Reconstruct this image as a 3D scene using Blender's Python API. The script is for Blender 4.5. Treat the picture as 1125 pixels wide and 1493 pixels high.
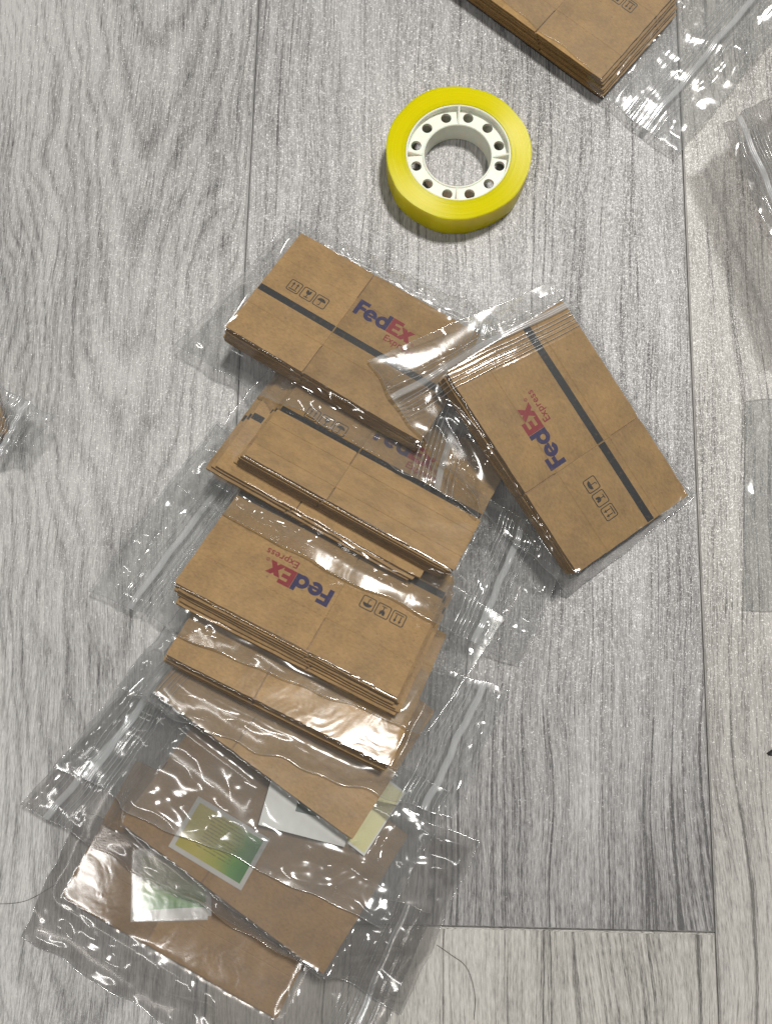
import bpy, math, random
import numpy as np
from mathutils import Vector, Matrix

for o in list(bpy.data.objects):
    bpy.data.objects.remove(o)
scn = bpy.context.scene
COL = scn.collection
MM = 0.001                      # everything below is written in millimetres

# ------------------------------------------------------------------ camera
cam_d = bpy.data.cameras.new('camera')
cam_d.sensor_fit = 'VERTICAL'
cam_d.sensor_height = 36.0
cam_d.sensor_width = 36.0
cam_d.lens = 36.0 * 1123.0 / 1493.0
cam_d.clip_start = 0.01
cam_d.clip_end = 20.0
cam = bpy.data.objects.new('camera', cam_d)
COL.objects.link(cam)
cam.location = (0, 0, 278 * MM)
cam.rotation_euler = (math.radians(9.0), 0, 0)
scn.camera = cam

# ------------------------------------------------------------------ light
world = bpy.data.worlds.new('World')
scn.world = world
world.use_nodes = True
bg = world.node_tree.nodes['Background']
bg.inputs[0].default_value = (0.97, 0.985, 1.0, 1)
bg.inputs[1].default_value = 0.10

lamp_d = bpy.data.lights.new('ceiling_lamp', 'AREA')
lamp_d.shape = 'DISK'
lamp_d.size = 0.36
lamp_d.energy = 54
lamp_d.color = (1.0, 0.966, 0.918)
lamp = bpy.data.objects.new('ceiling_lamp', lamp_d)
COL.objects.link(lamp)
lamp.location = (0.62, 0.95, 2.20)
lamp.rotation_euler = (Vector((0, 0.03, 0)) - Vector(lamp.location)).to_track_quat('-Z', 'Y').to_euler()

lamp2_d = bpy.data.lights.new('second_ceiling_lamp', 'AREA')
lamp2_d.shape = 'RECTANGLE'        # unseen source, made a long strip to stretch the film highlights
lamp2_d.size = 1.2
lamp2_d.size_y = 0.09
lamp2_d.energy = 15
lamp2_d.color = (1.0, 0.97, 0.93)
lamp2 = bpy.data.objects.new('second_ceiling_lamp', lamp2_d)
COL.objects.link(lamp2)
lamp2.location = (-1.02, -0.56, 2.35)
lamp2.rotation_euler = (Vector((0, 0.03, 0)) - Vector(lamp2.location)).to_track_quat('-Z', 'Y').to_euler()

scn.view_settings.view_transform = 'Standard'
scn.view_settings.look = 'None'
scn.view_settings.exposure = 0.0
scn.view_settings.gamma = 1.0
scn.view_settings.use_curve_mapping = False
scn.render.engine = 'CYCLES'
scn.cycles.max_bounces = 12
scn.cycles.transparent_max_bounces = 48
scn.cycles.glossy_bounces = 4
scn.cycles.caustics_reflective = False
scn.cycles.caustics_refractive = False

# ------------------------------------------------------------------ helpers
def mesh_obj(name, verts, faces, mat, parent=None, smooth=False):
    """verts in millimetres"""
    me = bpy.data.meshes.new(name)
    v = np.asarray(verts, dtype=float) * MM
    me.from_pydata(v.tolist(), [], faces)
    if smooth:
        me.polygons.foreach_set('use_smooth', [True] * len(me.polygons))
    me.materials.append(mat)
    me.update()
    o = bpy.data.objects.new(name, me)
    COL.objects.link(o)
    if parent:
        o.parent = parent
    return o

def empty(name, loc=(0, 0, 0), label=None, cat=None, group=None):
    o = bpy.data.objects.new(name, None)
    o.empty_display_size = 0.01
    COL.objects.link(o)
    o.location = Vector(loc) * MM
    tag(o, label, cat, group)
    return o

def tag(o, label=None, cat=None, group=None, kind=None):
    if label: o['label'] = label
    if cat: o['category'] = cat
    if group: o['group'] = group
    if kind: o['kind'] = kind
    return o

class NT:
    def __init__(self, name):
        self.m = bpy.data.materials.new(name)
        self.m.use_nodes = True
        self.t = self.m.node_tree
        self.t.nodes.clear()
        self.out = self.t.nodes.new('ShaderNodeOutputMaterial')
    def n(self, typ, props=None, **inp):
        nd = self.t.nodes.new('ShaderNode' + typ)
        for k, v in (props or {}).items():
            setattr(nd, k, v)
        for k, v in inp.items():
            key = int(k[1:]) if k[0] == 'i' and k[1:].isdigit() else k.replace('_', ' ')
            sock = nd.inputs[key]
            if isinstance(v, bpy.types.NodeSocket):
                self.t.links.new(v, sock)
            elif v is not None:
                sock.default_value = v
        return nd
    def math(self, op, a, b=None, c=None, clamp=False):
        nd = self.n('Math', {'operation': op, 'use_clamp': clamp}, i0=a, i1=b, i2=c)
        return nd.outputs[0]
    def vmath(self, op, a, b=None):
        nd = self.n('VectorMath', {'operation': op}, i0=a, i1=b)
        return nd.outputs[0]
    def scale(self, v, s):
        nd = self.n('VectorMath', {'operation': 'SCALE'}, i0=v)
        nd.inputs['Scale'].default_value = s
        return nd.outputs[0]
    def noise(self, vec, scale, detail=3, rough=0.5, dist=0.0):
        return self.n('TexNoise', None, Vector=vec, Scale=scale, Detail=detail, Roughness=rough, Distortion=dist).outputs[0]
    def mapping(self, vec, loc=(0, 0, 0), rot=(0, 0, 0), scale=(1, 1, 1)):
        return self.n('Mapping', None, Vector=vec, Location=loc, Rotation=rot, Scale=scale).outputs[0]
    def ramp(self, fac, stops, interp='LINEAR'):
        nd = self.n('ValToRGB', None, Fac=fac)
        cr = nd.color_ramp
        cr.interpolation = interp
        while len(cr.elements) < len(stops):
            cr.elements.new(0.5)
        for e, (p, c) in zip(cr.elements, stops):
            e.position = p
            e.color = tuple(c) + (1,) if len(c) == 3 else c
        return nd.outputs[0]
    def mix(self, fac, a, b, blend='MIX'):
        nd = self.n('Mix', {'data_type': 'RGBA', 'blend_type': blend})
        for idx, v in ((0, fac), (6, a), (7, b)):
            if isinstance(v, bpy.types.NodeSocket):
                self.t.links.new(v, nd.inputs[idx])
            else:
                nd.inputs[idx].default_value = v if idx == 0 or len(v) == 4 else tuple(v) + (1,)
        return nd.outputs[2]
    def obj(self):
        return self.n('TexCoord').outputs['Object']
    def done(self, shader):
        self.t.links.new(shader, self.out.inputs['Surface'])
        return self.m

# ------------------------------------------------------------------ materials
def plank_material(name, seed, dark, mid, light, cathedral=False, line_amount=0.6, fine=1.0, heart=0.0):
    T = NT(name)
    co = T.n('TexCoord').outputs['Object']
    c = T.mapping(co, loc=(seed * 1.37, seed * 0.71, 0), scale=(1000, 1000, 1000))      # millimetres
    xyz = T.n('SeparateXYZ', None, Vector=co)
    x = T.math('MULTIPLY', xyz.outputs[0], 1000.0)
    y = T.math('MULTIPLY', xyz.outputs[1], 1000.0)
    # slow wander of the grain
    wob = T.noise(T.mapping(c, scale=(0.012, 0.006, 1)), 1.0, 2)
    cw = T.n('CombineXYZ', None, X=T.math('MULTIPLY', wob, 22.0), Y=0.0, Z=0.0).outputs[0]
    cd = T.vmath('ADD', c, cw)
    streak = T.noise(T.mapping(cd, scale=(1.35, 0.05, 1)), 1.0, 4, 0.66)
    broad = T.noise(T.mapping(cd, scale=(0.16, 0.009, 1)), 1.0, 3, 0.6)
    tone = T.noise(T.mapping(c, scale=(0.016, 0.007, 1)), 1.0, 2, 0.5)
    dash = T.noise(T.mapping(cd, scale=(2.6, 0.26, 1)), 1.0, 3, 0.65)
    v = T.math('ADD', T.math('MULTIPLY', streak, 0.74 * fine), T.math('MULTIPLY', T.math('SUBTRACT', broad, 0.133), 0.45))
    v = T.math('ADD', v, T.math('MULTIPLY', T.math('SUBTRACT', dash, 0.5), 0.85 * fine))
    v = T.math('ADD', v, T.math('MULTIPLY', T.math('SUBTRACT', tone, 0.5), 0.5))
    dk = T.noise(T.mapping(cd, loc=(31, 7, 0), scale=(1.25, 0.022, 1)), 1.0, 3, 0.7)
    dk = T.math('MULTIPLY', T.math('SUBTRACT', 0.42, dk, clamp=True), 5.0, clamp=True)
    v = T.math('SUBTRACT', v, T.math('MULTIPLY', dk, 0.34))
    v = T.math('ADD', v, 0.025)
    if cathedral:
        n1 = T.noise(T.mapping(c, scale=(0.03, 0.012, 1)), 1.0, 2, 0.5)
        xs = T.math('ADD', T.math('SUBTRACT', x, -98.0), T.math('MULTIPLY', T.math('SUBTRACT', n1, 0.5), 34.0))
        par = T.math('MULTIPLY', T.math('POWER', T.math('ABSOLUTE', xs), 1.75), 0.36)
        g = T.math('SUBTRACT', T.math('MULTIPLY', y, 1.0), par)
        g = T.math('ADD', g, T.math('MULTIPLY', T.noise(T.mapping(c, scale=(0.11, 0.03, 1)), 1.0, 3, 0.6), 34.0))
        ph = T.math('FRACT', T.math('MULTIPLY', g, 1 / 41.0))
        # each ring: quick dark late wood, slow return to pale
        ringv = T.ramp(ph, [(0.0, (0.25,) * 3), (0.10, (0.0,) * 3), (0.22, (0.55,) * 3), (0.7, (0.9,) * 3), (1.0, (0.25,) * 3)])
        ringm = T.math('SUBTRACT', ringv, 0.55)
        v = T.math('ADD', v, T.math('MULTIPLY', ringm, 0.20))
    else:
        # straight dark pores running the length of the plank
        ln = T.noise(T.mapping(cd, scale=(0.55, 0.004, 1)), 1.0, 3, 0.75)
        ln = T.math('SUBTRACT', 0.47, ln, clamp=True)
        ln = T.math('MULTIPLY', ln, 3.6, clamp=True)
        v = T.math('SUBTRACT', v, T.math('MULTIPLY', ln, line_amount))
    if heart:
        hy = T.math('MULTIPLY_ADD', y, -1 / 190.0, 0.42, clamp=True)
        v = T.math('SUBTRACT', v, T.math('MULTIPLY', hy, heart))
    col = T.ramp(v, [(0.22, dark), (0.46, mid), (0.72, light)])
    # glittering embossed wear layer: tiny facets, each leaning its own way
    vor = T.n('TexVoronoi', {'feature': 'F1'}, Vector=co, Scale=2700.0)
    rnd = T.vmath('SUBTRACT', vor.outputs['Color'], (0.5, 0.5, 0.5))
    vor2 = T.n('TexVoronoi', {'feature': 'F1'}, Vector=co, Scale=1500.0)
    rnd2 = T.vmath('SUBTRACT', vor2.outputs['Color'], (0.5, 0.5, 0.5))
    geo = T.n('NewGeometry')
    hgt = T.math('ADD', T.math('MULTIPLY', streak, 1.0), T.math('MULTIPLY', dash, 0.7))
    bump = T.n('Bump', None, Strength=0.35, Distance=0.0004, Height=hgt).outputs[0]
    nrm = T.vmath('ADD', bump, T.scale(rnd, 0.40))
    nrm = T.vmath('ADD', nrm, T.scale(rnd2, 0.16))
    nrm = T.vmath('NORMALIZE', nrm)
    dif = T.n('BsdfDiffuse', None, Color=col, Roughness=0.3, Normal=bump)
    glo = T.n('BsdfGlossy', None, Color=(1, 1, 1, 1), Roughness=0.29, Normal=nrm)
    lw = T.n('LayerWeight', None, Blend=0.5).outputs['Facing']
    fr = T.math('MULTIPLY_ADD', T.math('POWER', lw, 5.0), 0.6, 0.042)
    mx = T.n('MixShader', None, i0=fr, i1=dif.outputs[0], i2=glo.outputs[0])
    return T.done(mx.outputs[0])

def kraft_material(name, base, seed=0.0):
    T = NT(name)
    co = T.obj()
    oi = T.n('ObjectInfo').outputs['Random']
    off = T.n('CombineXYZ', None, X=T.math('MULTIPLY', oi, 3.0), Y=oi, Z=0.0).outputs[0]
    c = T.vmath('ADD', co, off)
    mott = T.noise(T.mapping(c, scale=(1, 1, 1)), 95.0, 4, 0.6)
    fib = T.noise(T.mapping(c, rot=(0, 0, 0.5), scale=(620, 1150, 400)), 1.0, 3, 0.6)
    fib2 = T.noise(T.mapping(c, rot=(0, 0, -0.9), scale=(800, 1700, 400)), 1.0, 2, 0.6)
    f = T.math('ADD', T.math('MULTIPLY', mott, 0.50), T.math('MULTIPLY', fib, 0.32))
    f = T.math('ADD', f, T.math('MULTIPLY', fib2, 0.17))
    b = np.array(base)
    col = T.ramp(f, [(0.34, tuple(b * 0.70)), (0.5, tuple(b)), (0.66, tuple(np.minimum(b * 1.28, 1)))])
    # darker flecks
    fl = T.noise(c, 800.0, 2, 0.5)
    fl = T.math('MULTIPLY', T.math('SUBTRACT', fl, 0.66, clamp=True), 5.0, clamp=True)
    col = T.mix(fl, col, tuple(b * 0.45))
    hv = T.math('MULTIPLY_ADD', oi, 0.32, 0.82)
    col = T.mix(1.0, col, T.n('CombineColor', None, Red=hv, Green=hv, Blue=hv).outputs[0], 'MULTIPLY')
    wr1 = T.noise(T.mapping(c, scale=(1, 1.6, 1)), 55.0, 3, 0.55, 1.2)
    ridge = T.math('ABSOLUTE', T.math('SUBTRACT', wr1, 0.5))
    crs = T.math('MULTIPLY', T.math('SUBTRACT', 0.025, ridge, clamp=True), 18.0, clamp=True)
    col = T.mix(T.math('MULTIPLY', crs, 0.35), col, tuple(np.minimum(b * 1.45, 1)))
    bump = T.n('Bump', None, Strength=0.3, Distance=0.0003, Height=T.math('ADD', mott, fib)).outputs[0]
    bump = T.n('Bump', None, Strength=0.35, Distance=0.0012, Height=wr1, Normal=bump).outputs[0]
    p = T.n('BsdfPrincipled', None, Base_Color=col, Roughness=0.62, Normal=bump)
    p.inputs['Specular IOR Level'].default_value = 0.3
    return T.done(p.outputs[0])

def ink_material(name, base, thin=0.12):
    T = NT(name)
    co = T.obj()
    n = T.noise(co, 700.0, 3, 0.6)
    w = T.math('MULTIPLY', T.math('SUBTRACT', n, 0.55, clamp=True), 0.8 * thin / 0.12, clamp=True)
    col = T.mix(w, tuple(base), (0.36, 0.215, 0.095))
    p = T.n('BsdfPrincipled', None, Base_Color=col, Roughness=0.5)
    p.inputs['Specular IOR Level'].default_value = 0.3
    return T.done(p.outputs[0])

def film_material(name, haze=0.078, f0=0.075, rough=0.145, tint=(0.958, 0.96, 0.957), wr=1.0):
    T = NT(name)
    co = T.obj()
    n1 = T.noise(T.mapping(co, scale=(1, 1, 1)), 110.0, 2, 0.5, 0.8)
    n2 = T.noise(co, 1100.0, 2, 0.5)
    h = T.math('ADD', n1, T.math('MULTIPLY', n2, 0.03))
    bump = T.n('Bump', None, Strength=0.22 * wr, Distance=0.0006, Height=h).outputs[0]
    lw = T.n('LayerWeight', None, Blend=0.5).outputs['Facing']
    fr = T.math('MULTIPLY_ADD', T.math('POWER', lw, 4.0), 0.75, f0, clamp=True)
    tr = T.n('BsdfTransparent', None, Color=tuple(tint) + (1,))
    df = T.n('BsdfDiffuse', None, Color=(0.80, 0.82, 0.83, 1))
    tl = T.n('BsdfTranslucent', None, Color=(0.80, 0.82, 0.83, 1))
    hz = T.n('MixShader', None, i0=0.4, i1=df.outputs[0], i2=tl.outputs[0])
    sc = T.noise(co, 60.0, 3, 0.6)
    hf = T.math('MULTIPLY', T.math('MULTIPLY_ADD', sc, 1.2, 0.4), haze)
    body = T.n('MixShader', None, i0=hf, i1=tr.outputs[0], i2=hz.outputs[0])
    gl = T.n('BsdfGlossy', None, Color=(1, 1, 1, 1), Roughness=rough, Normal=bump)
    mx = T.n('MixShader', None, i0=fr, i1=body.outputs[0], i2=gl.outputs[0])
    return T.done(mx.outputs[0])

def simple(name, base, rough=0.5, spec=0.5, noise_amt=0.0, **kw):
    T = NT(name)
    col = tuple(base) + (1,)
    if noise_amt:
        n = T.noise(T.obj(), 300.0, 3)
        b = np.array(base)
        col = T.ramp(n, [(0.3, tuple(b * (1 - noise_amt))), (0.7, tuple(np.minimum(b * (1 + noise_amt), 1)))])
    p = T.n('BsdfPrincipled', None, Base_Color=col, Roughness=rough)
    p.inputs['Specular IOR Level'].default_value = spec
    for k, v in kw.items():
        p.inputs[k.replace('_', ' ')].default_value = v
    return T.done(p.outputs[0])

KRAFT = kraft_material('kraft_board', (0.335, 0.204, 0.078))
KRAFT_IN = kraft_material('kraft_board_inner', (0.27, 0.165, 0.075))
INK_BLACK = ink_material('black_ink', (0.009, 0.011, 0.013))
INK_ICON = ink_material('icon_ink', (0.022, 0.018, 0.014))
INK_PURPLE = ink_material('purple_ink', (0.018, 0.012, 0.072))
INK_RED = ink_material('red_ink', (0.22, 0.010, 0.016))
FILM = film_material('clear_film')
FILM_BACK = film_material('clear_back_film', haze=0.05, f0=0.04, rough=0.16)
FILM_DARKENED = film_material('darkened_clear_film', haze=0.125, f0=0.065, rough=0.15, tint=(0.75, 0.73, 0.715))  # film tint darkened to stand in for shade and layered film
FILM_CLEAR = film_material('very_clear_film', haze=0.04, f0=0.062, rough=0.12, tint=(0.965, 0.965, 0.96))
ZIP = film_material('zip_plastic', haze=0.48, f0=0.10, rough=0.16, wr=0.3)
SEAL = film_material('sealed_edge', haze=0.18, f0=0.16, rough=0.10, wr=0.3)
RIB = film_material('zip_rib_plastic', haze=0.30, f0=0.14, rough=0.16, wr=0.3)
PAPER = simple('white_card', (0.60, 0.61, 0.585), 0.45, 0.4, 0.05)

# ------------------------------------------------------------------ floor
floor_rot = math.radians(-1.24)
sub = mesh_obj('floor', [(-600, -700, -3), (600, -700, -3), (600, 800, -3), (-600, 800, -3)], [(0, 1, 2, 3)],
               simple('floor_joint', (0.10, 0.095, 0.09), 0.8))
sub.rotation_euler = (0, 0, floor_rot)
tag(sub, 'pale grey wood-effect plank floor with sparkling embossed surface', 'floor', kind='structure')

M_CATH = plank_material('plank_cathedral', 3.0, (0.118, 0.115, 0.115), (0.325, 0.32, 0.314), (0.545, 0.54, 0.53), True)
M_STR = plank_material('plank_straight_grey', 11.0, (0.125, 0.122, 0.122), (0.345, 0.338, 0.335), (0.57, 0.562, 0.558), False, 0.55, 1.0, 0.18)
M_PALE = plank_material('plank_pale', 23.0, (0.17, 0.163, 0.153), (0.46, 0.445, 0.42), (0.65, 0.635, 0.60), False, 0.42, 0.8)
M_WARM = plank_material('plank_warm', 37.0, (0.13, 0.125, 0.117), (0.38, 0.37, 0.345), (0.58, 0.565, 0.53), False, 0.55)

def plank(x0, x1, y0, y1, mat):
    g, b = 0.18, 0.5
    x0 += g; x1 -= g; y0 += g; y1 -= g
    vs, fs = [], []
    for (i, z) in ((0, -3.0), (0, -b), (1, 0.0)):
        d = b * i
        vs += [(x0 + d, y0 + d, z), (x1 - d, y0 + d, z), (x1 - d, y1 - d, z), (x0 + d, y1 - d, z)]
    for r in (0, 4):
        for k in range(4):
            fs.append((r + k, r + (k + 1) % 4, r + 4 + (k + 1) % 4, r + 4 + k))
    fs.append((8, 9, 10, 11))
    return mesh_obj('plank', vs, fs, mat, sub)
XL, XR, PW = -57.3, 112.9, 170.2
YJ = -97.0
plank(XL - PW, XL, -640, 560, M_CATH)
plank(XL, XR, YJ, 780, M_STR)
plank(XL, XR, -690, YJ, M_WARM)
plank(XR, XR + PW, -520, 700, M_PALE)
plank(XL - 2 * PW, XL - PW, -690, 130, M_STR)
plank(XL - 2 * PW, XL - PW, 130, 780, M_PALE)
plank(XR + PW, XR + 2 * PW, -690, 260, M_WARM)
plank(XR + PW, XR + 2 * PW, 260, 780, M_CATH)

# ------------------------------------------------------------------ tape roll
def build_tape():
    R1, R0, TH = 27.5, 20.0, 11.0
    root = empty('tape_roll', (27.4, 180.6, 0.0), 'roll of yellow sticky tape on a white plastic core with round holes', 'tape roll')
    # --- wound tape
    T = NT('yellow_tape')
    co = T.obj()
    xyz = T.n('SeparateXYZ', None, Vector=co)
    rr = T.math('SQRT', T.math('ADD', T.math('POWER', xyz.outputs[0], 2.0), T.math('POWER', xyz.outputs[1], 2.0)))
    ringn = T.n('TexNoise', {'noise_dimensions': '1D'}, W=T.math('MULTIPLY', rr, 2600.0), Scale=1.0, Detail=3.0).outputs[0]
    col = T.ramp(ringn, [(0.3, (0.82, 0.72, 0.002)), (0.7, (0.93, 0.83, 0.004))])
    tan = T.n('Tangent', {'direction_type': 'RADIAL', 'axis': 'Z'}).outputs[0]
    bump = T.n('Bump', None, Strength=0.25, Distance=0.0001, Height=ringn).outputs[0]
    p = T.n('BsdfPrincipled', None, Base_Color=col, Roughness=0.24, Anisotropic=0.9, Tangent=tan, Normal=bump)
    p.inputs['Specular IOR Level'].default_value = 0.35
    p.inputs['Subsurface Weight'].default_value = 0.6
    p.inputs['Subsurface Radius'].default_value = (0.006, 0.005, 0.0004)
    p.inputs['Subsurface Scale'].default_value = 1.0
    tl = T.n('BsdfTranslucent', None, Color=(0.90, 0.82, 0.02, 1))
    my = T.n('MixShader', None, i0=0.25, i1=p.outputs[0], i2=tl.outputs[0])
    m_y = T.done(my.outputs[0])
    N = 144
    rnd = random.Random(4)
    ph = [rnd.uniform(0, 6.28) for _ in range(6)]
    def lump(a):
        return 0.18 * math.sin(3 * a + ph[0]) + 0.16 * math.sin(7 * a + ph[1]) + 0.12 * abs(math.sin(5.5 * a + ph[2])) + 0.05 * math.sin(17 * a + ph[3])
    prof = [(R0, 0.2, 0), (R1 - 0.35, 0.0, 1), (R1, 0.3, 1), (R1 + 0.05, TH * 0.5, 1), (R1, TH - 0.08, 1), (R1 - 0.08, TH, 1),
            (R1 - 2.5, TH - 0.03, .6), (R1 - 5, TH - 0.03, .3), (R0, TH - 0.02, 0)]
    vs, fs = [], []
    for i in range(N):
        a = 2 * math.pi * i / N
        for r, z, k in prof:
            q = r + lump(a) * k
            vs.append((q * math.cos(a), q * math.sin(a), z + 0.08 * k * math.sin(4 * a + ph[4])))
    m = len(prof)
    for i in range(N):
        j = (i + 1) % N
        for k in range(m - 1):
            fs.append((i * m + k, j * m + k, j * m + k + 1, i * m + k + 1))
        fs.append((i * m + m - 1, j * m + m - 1, j * m, i * m))
    tape = mesh_obj('wound_tape', vs, fs, m_y, root, True)
    tape.data.set_sharp_from_angle(angle=0.5)
    # --- core
    m_w = simple('white_core_plastic', (0.86, 0.85, 0.73), 0.38, 0.45, 0.03, Subsurface_Weight=0.25, Subsurface_Scale=0.003)
    core = empty('core'); core.parent = root
    def tube(name, ro, ri, z0, z1, n=96):
        b = 0.25
        pr = [(ri, z0), (ro, z0), (ro, z1 - b), (ro - b, z1), (ri + b, z1), (ri, z1 - b)]
        vs = [(r * math.cos(2 * math.pi * i / n), r * math.sin(2 * math.pi * i / n), z) for i in range(n) for r, z in pr]
        q = len(pr)
        fs = [(i * q + k, ((i + 1) % n) * q + k, ((i + 1) % n) * q + (k + 1) % q, i * q + (k + 1) % q) for i in range(n) for k in range(q)]
        o = mesh_obj(name, vs, fs, m_w, core, False)
        o.data.polygons.foreach_set('use_smooth', [True] * len(o.data.polygons))
        o.data.set_sharp_from_angle(angle=0.7)
        return o
    tube('outer_rim', 19.95, 19.2, 0.25, TH - 0.15)
    tube('inner_sleeve', 13.5, 12.75, 0.25, TH - 2.2)
    # web with twelve holes
    zt, zb, ra, rb, rh = TH - 2.6, TH - 4.0, 13.2, 19.3, 2.0
    vs, fs = [], []
    K = 24
    for s in range(12):
        ac = 2 * math.pi * (s + 0.5) / 12
        rc = 16.4
        hw = math.pi / 12
        # sector boundary, walked so that it pairs with the hole circle
        bnd = []
        for k in range(6): bnd.append((ra + (rb - ra) * k / 6, -hw))
        for k in range(6): bnd.append((rb, -hw + 2 * hw * k / 6))
        for k in range(6): bnd.append((rb - (rb - ra) * k / 6, hw))
        for k in range(6): bnd.append((ra, hw - 2 * hw * k / 6))
        b0 = len(vs)
        cx, cy = rc * math.cos(ac), rc * math.sin(ac)
        for z in (zt, zb):
            for r, da in bnd:
                vs.append((r * math.cos(ac + da), r * math.sin(ac + da), z))
            for r, da in bnd:
                X, Y = r * math.cos(ac + da) - cx, r * math.sin(ac + da) - cy
                d = math.hypot(X, Y)
                vs.append((cx + X / d * rh, cy + Y / d * rh, z))
        for k in range(K):
            j = (k + 1) % K
            fs.append((b0 + k, b0 + j, b0 + K + j, b0 + K + k))
            fs.append((b0 + 2 * K + j, b0 + 2 * K + k, b0 + 3 * K + k, b0 + 3 * K + j))
            fs.append((b0 + K + k, b0 + K + j, b0 + 3 * K + j, b0 + 3 * K + k))
    mesh_obj('perforated_web', vs, fs, m_w, core)
    for s in range(4):
        a = math.radians(88 + 90 * s)
        c, sn = math.cos(a), math.sin(a)
        def pt(r, w, z): return (r * c - w * sn, r * sn + w * c, z)
        w = 0.35
        r0, r1 = 13.6, 19.2
        vv = [pt(r0, -w, zt - .1), pt(r1, -w, zt - .1), pt(r1, w, zt - .1), pt(r0, w, zt - .1),
              pt(r0, -w, zt + 0.25), pt(r1, -w, TH - 0.3), pt(r1, w, TH - 0.3), pt(r0, w, zt + 0.25)]
        mesh_obj('rib', vv, [(0, 1, 5, 4), (1, 2, 6, 5), (2, 3, 7, 6), (3, 0, 4, 7), (4, 5, 6, 7)], m_w, core)
build_tape()

# ------------------------------------------------------------------ flattened cartons
CL, CW = 80.0, 49.0          # one flattened carton
PITCH = 1.15                 # thickness of one flattened carton in a stack
PSPLIT = 0.40                # the fold between the narrow and the wide panel

def warp(variant, x, y):
    r = random.Random(100 + variant)
    a, b, c, d = [r.uniform(-1, 1) for _ in range(4)]
    u, v = x / CL * 2, y / CW * 2
    return 0.10 * a * u * u + 0.10 * b * v * v + 0.09 * c * u * v + 0.05 * math.sin(3 * u + 5 * d) - 0.05

def panel_mesh(name, u0, u1, variant, gap_side, mat, z0=0.0, th=0.45, crease=True):
    """one panel of the flattened carton; gap_side +1: the slot is on its right, -1: on its left, 0: none"""
    r = random.Random(variant * 7 + int(u0 * 100))
    x0, x1 = (u0 - .5) * CL, (u1 - .5) * CL
    nx = max(6, int((x1 - x0) / 4))
    vl = [0, .03, .08, .14, .20, .245, .262, .268, .274, .29, .36, .43, .5, .57, .64, .71, .726, .732, .738, .755, .80, .86, .92, .97, 1]
    top, idx = [], {}
    for j, v in enumerate(vl):
        slot = v < .25 or v > .75
        g = 0.27 if slot else 0.035
        a, b = x0, x1
        if gap_side > 0: b -= g
        if gap_side < 0: a += g
        for i in range(nx + 1):
            f = i / nx
            x = a + (b - a) * f
            y = (v - .5) * CW
            # slightly soft corners and hand-cut edges
            ex = 0.0
            if i == 0 and gap_side >= 0: ex = 0.12 * r.uniform(-1, 1)
            if i == nx and gap_side <= 0: ex = 0.12 * r.uniform(-1, 1)
            ey = 0.09 * r.uniform(-1, 1) if j in (0, len(vl) - 1) else 0.0
            if (i in (0, nx)) and j in (0, len(vl) - 1):
                outer = (i == 0 and gap_side >= 0) or (i == nx and gap_side <= 0)
                k = 0.16 if outer else 0.10
                ex += k * (1 if i == 0 else -1)
                ey += k * (1 if j == 0 else -1)
            z = warp(variant, x, y) + z0
            if crease and abs(abs(v - .5) - .232) < .004: z -= 0.13
            if crease and gap_side and ((gap_side > 0 and i == nx) or (gap_side < 0 and i == 0)): z -= 0.12
            top.append((x + ex, y + ey, z))
    nv = len(vl)
    vs = list(top)
    fs = [(j * (nx + 1) + i, j * (nx + 1) + i + 1, (j + 1) * (nx + 1) + i + 1, (j + 1) * (nx + 1) + i) for j in range(nv - 1) for i in range(nx)]
    ring = [i for i in range(nx + 1)] + [j * (nx + 1) + nx for j in range(1, nv)] + [(nv - 1) * (nx + 1) + i for i in range(nx - 1, -1, -1)] + [j * (nx + 1) for j in range(nv - 2, 0, -1)]
    b0 = len(vs)
    vs += [(top[k][0], top[k][1], top[k][2] - th) for k in ring]
    m = len(ring)
    fs += [(ring[(k + 1) % m], ring[k], b0 + k, b0 + (k + 1) % m) for k in range(m)]
    fs.append(tuple(b0 + k for k in range(m - 1, -1, -1)))
    me = bpy.data.meshes.new(name)
    me.from_pydata((np.array(vs) * MM).tolist(), [], fs)
    me.materials.append(mat)
    me.update()
    return me

NVAR = 4
CARTON_MESH = []
for k in range(NVAR):
    CARTON_MESH.append((panel_mesh('narrow_panel', 0, PSPLIT, k, +1, KRAFT), panel_mesh('wide_panel', PSPLIT, 1, k, -1, KRAFT),
                        panel_mesh('back_panel', 0.002, 0.998, k, 0, KRAFT_IN, z0=-0.66, th=0.40, crease=False)))

# --- print shapes, in carton millimetres (x along the writing, y up)
def ring_sector(cx, cy, ro, ri, a0, a1, n=22):
    vs, fs = [], []
    for i in range(n + 1):
        a = math.radians(a0 + (a1 - a0) * i / n)
        vs += [(cx + ro * math.cos(a), cy + ro * math.sin(a)), (cx + ri * math.cos(a), cy + ri * math.sin(a))]
    fs = [(2 * i, 2 * i + 2, 2 * i + 3, 2 * i + 1) for i in range(n)]
    return vs, fs
def rect(x0, y0, x1, y1):
    return [(x0, y0), (x1, y0), (x1, y1), (x0, y1)], [(0, 1, 2, 3)]
def poly(pts):
    return list(pts), [tuple(range(len(pts)))]

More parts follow.
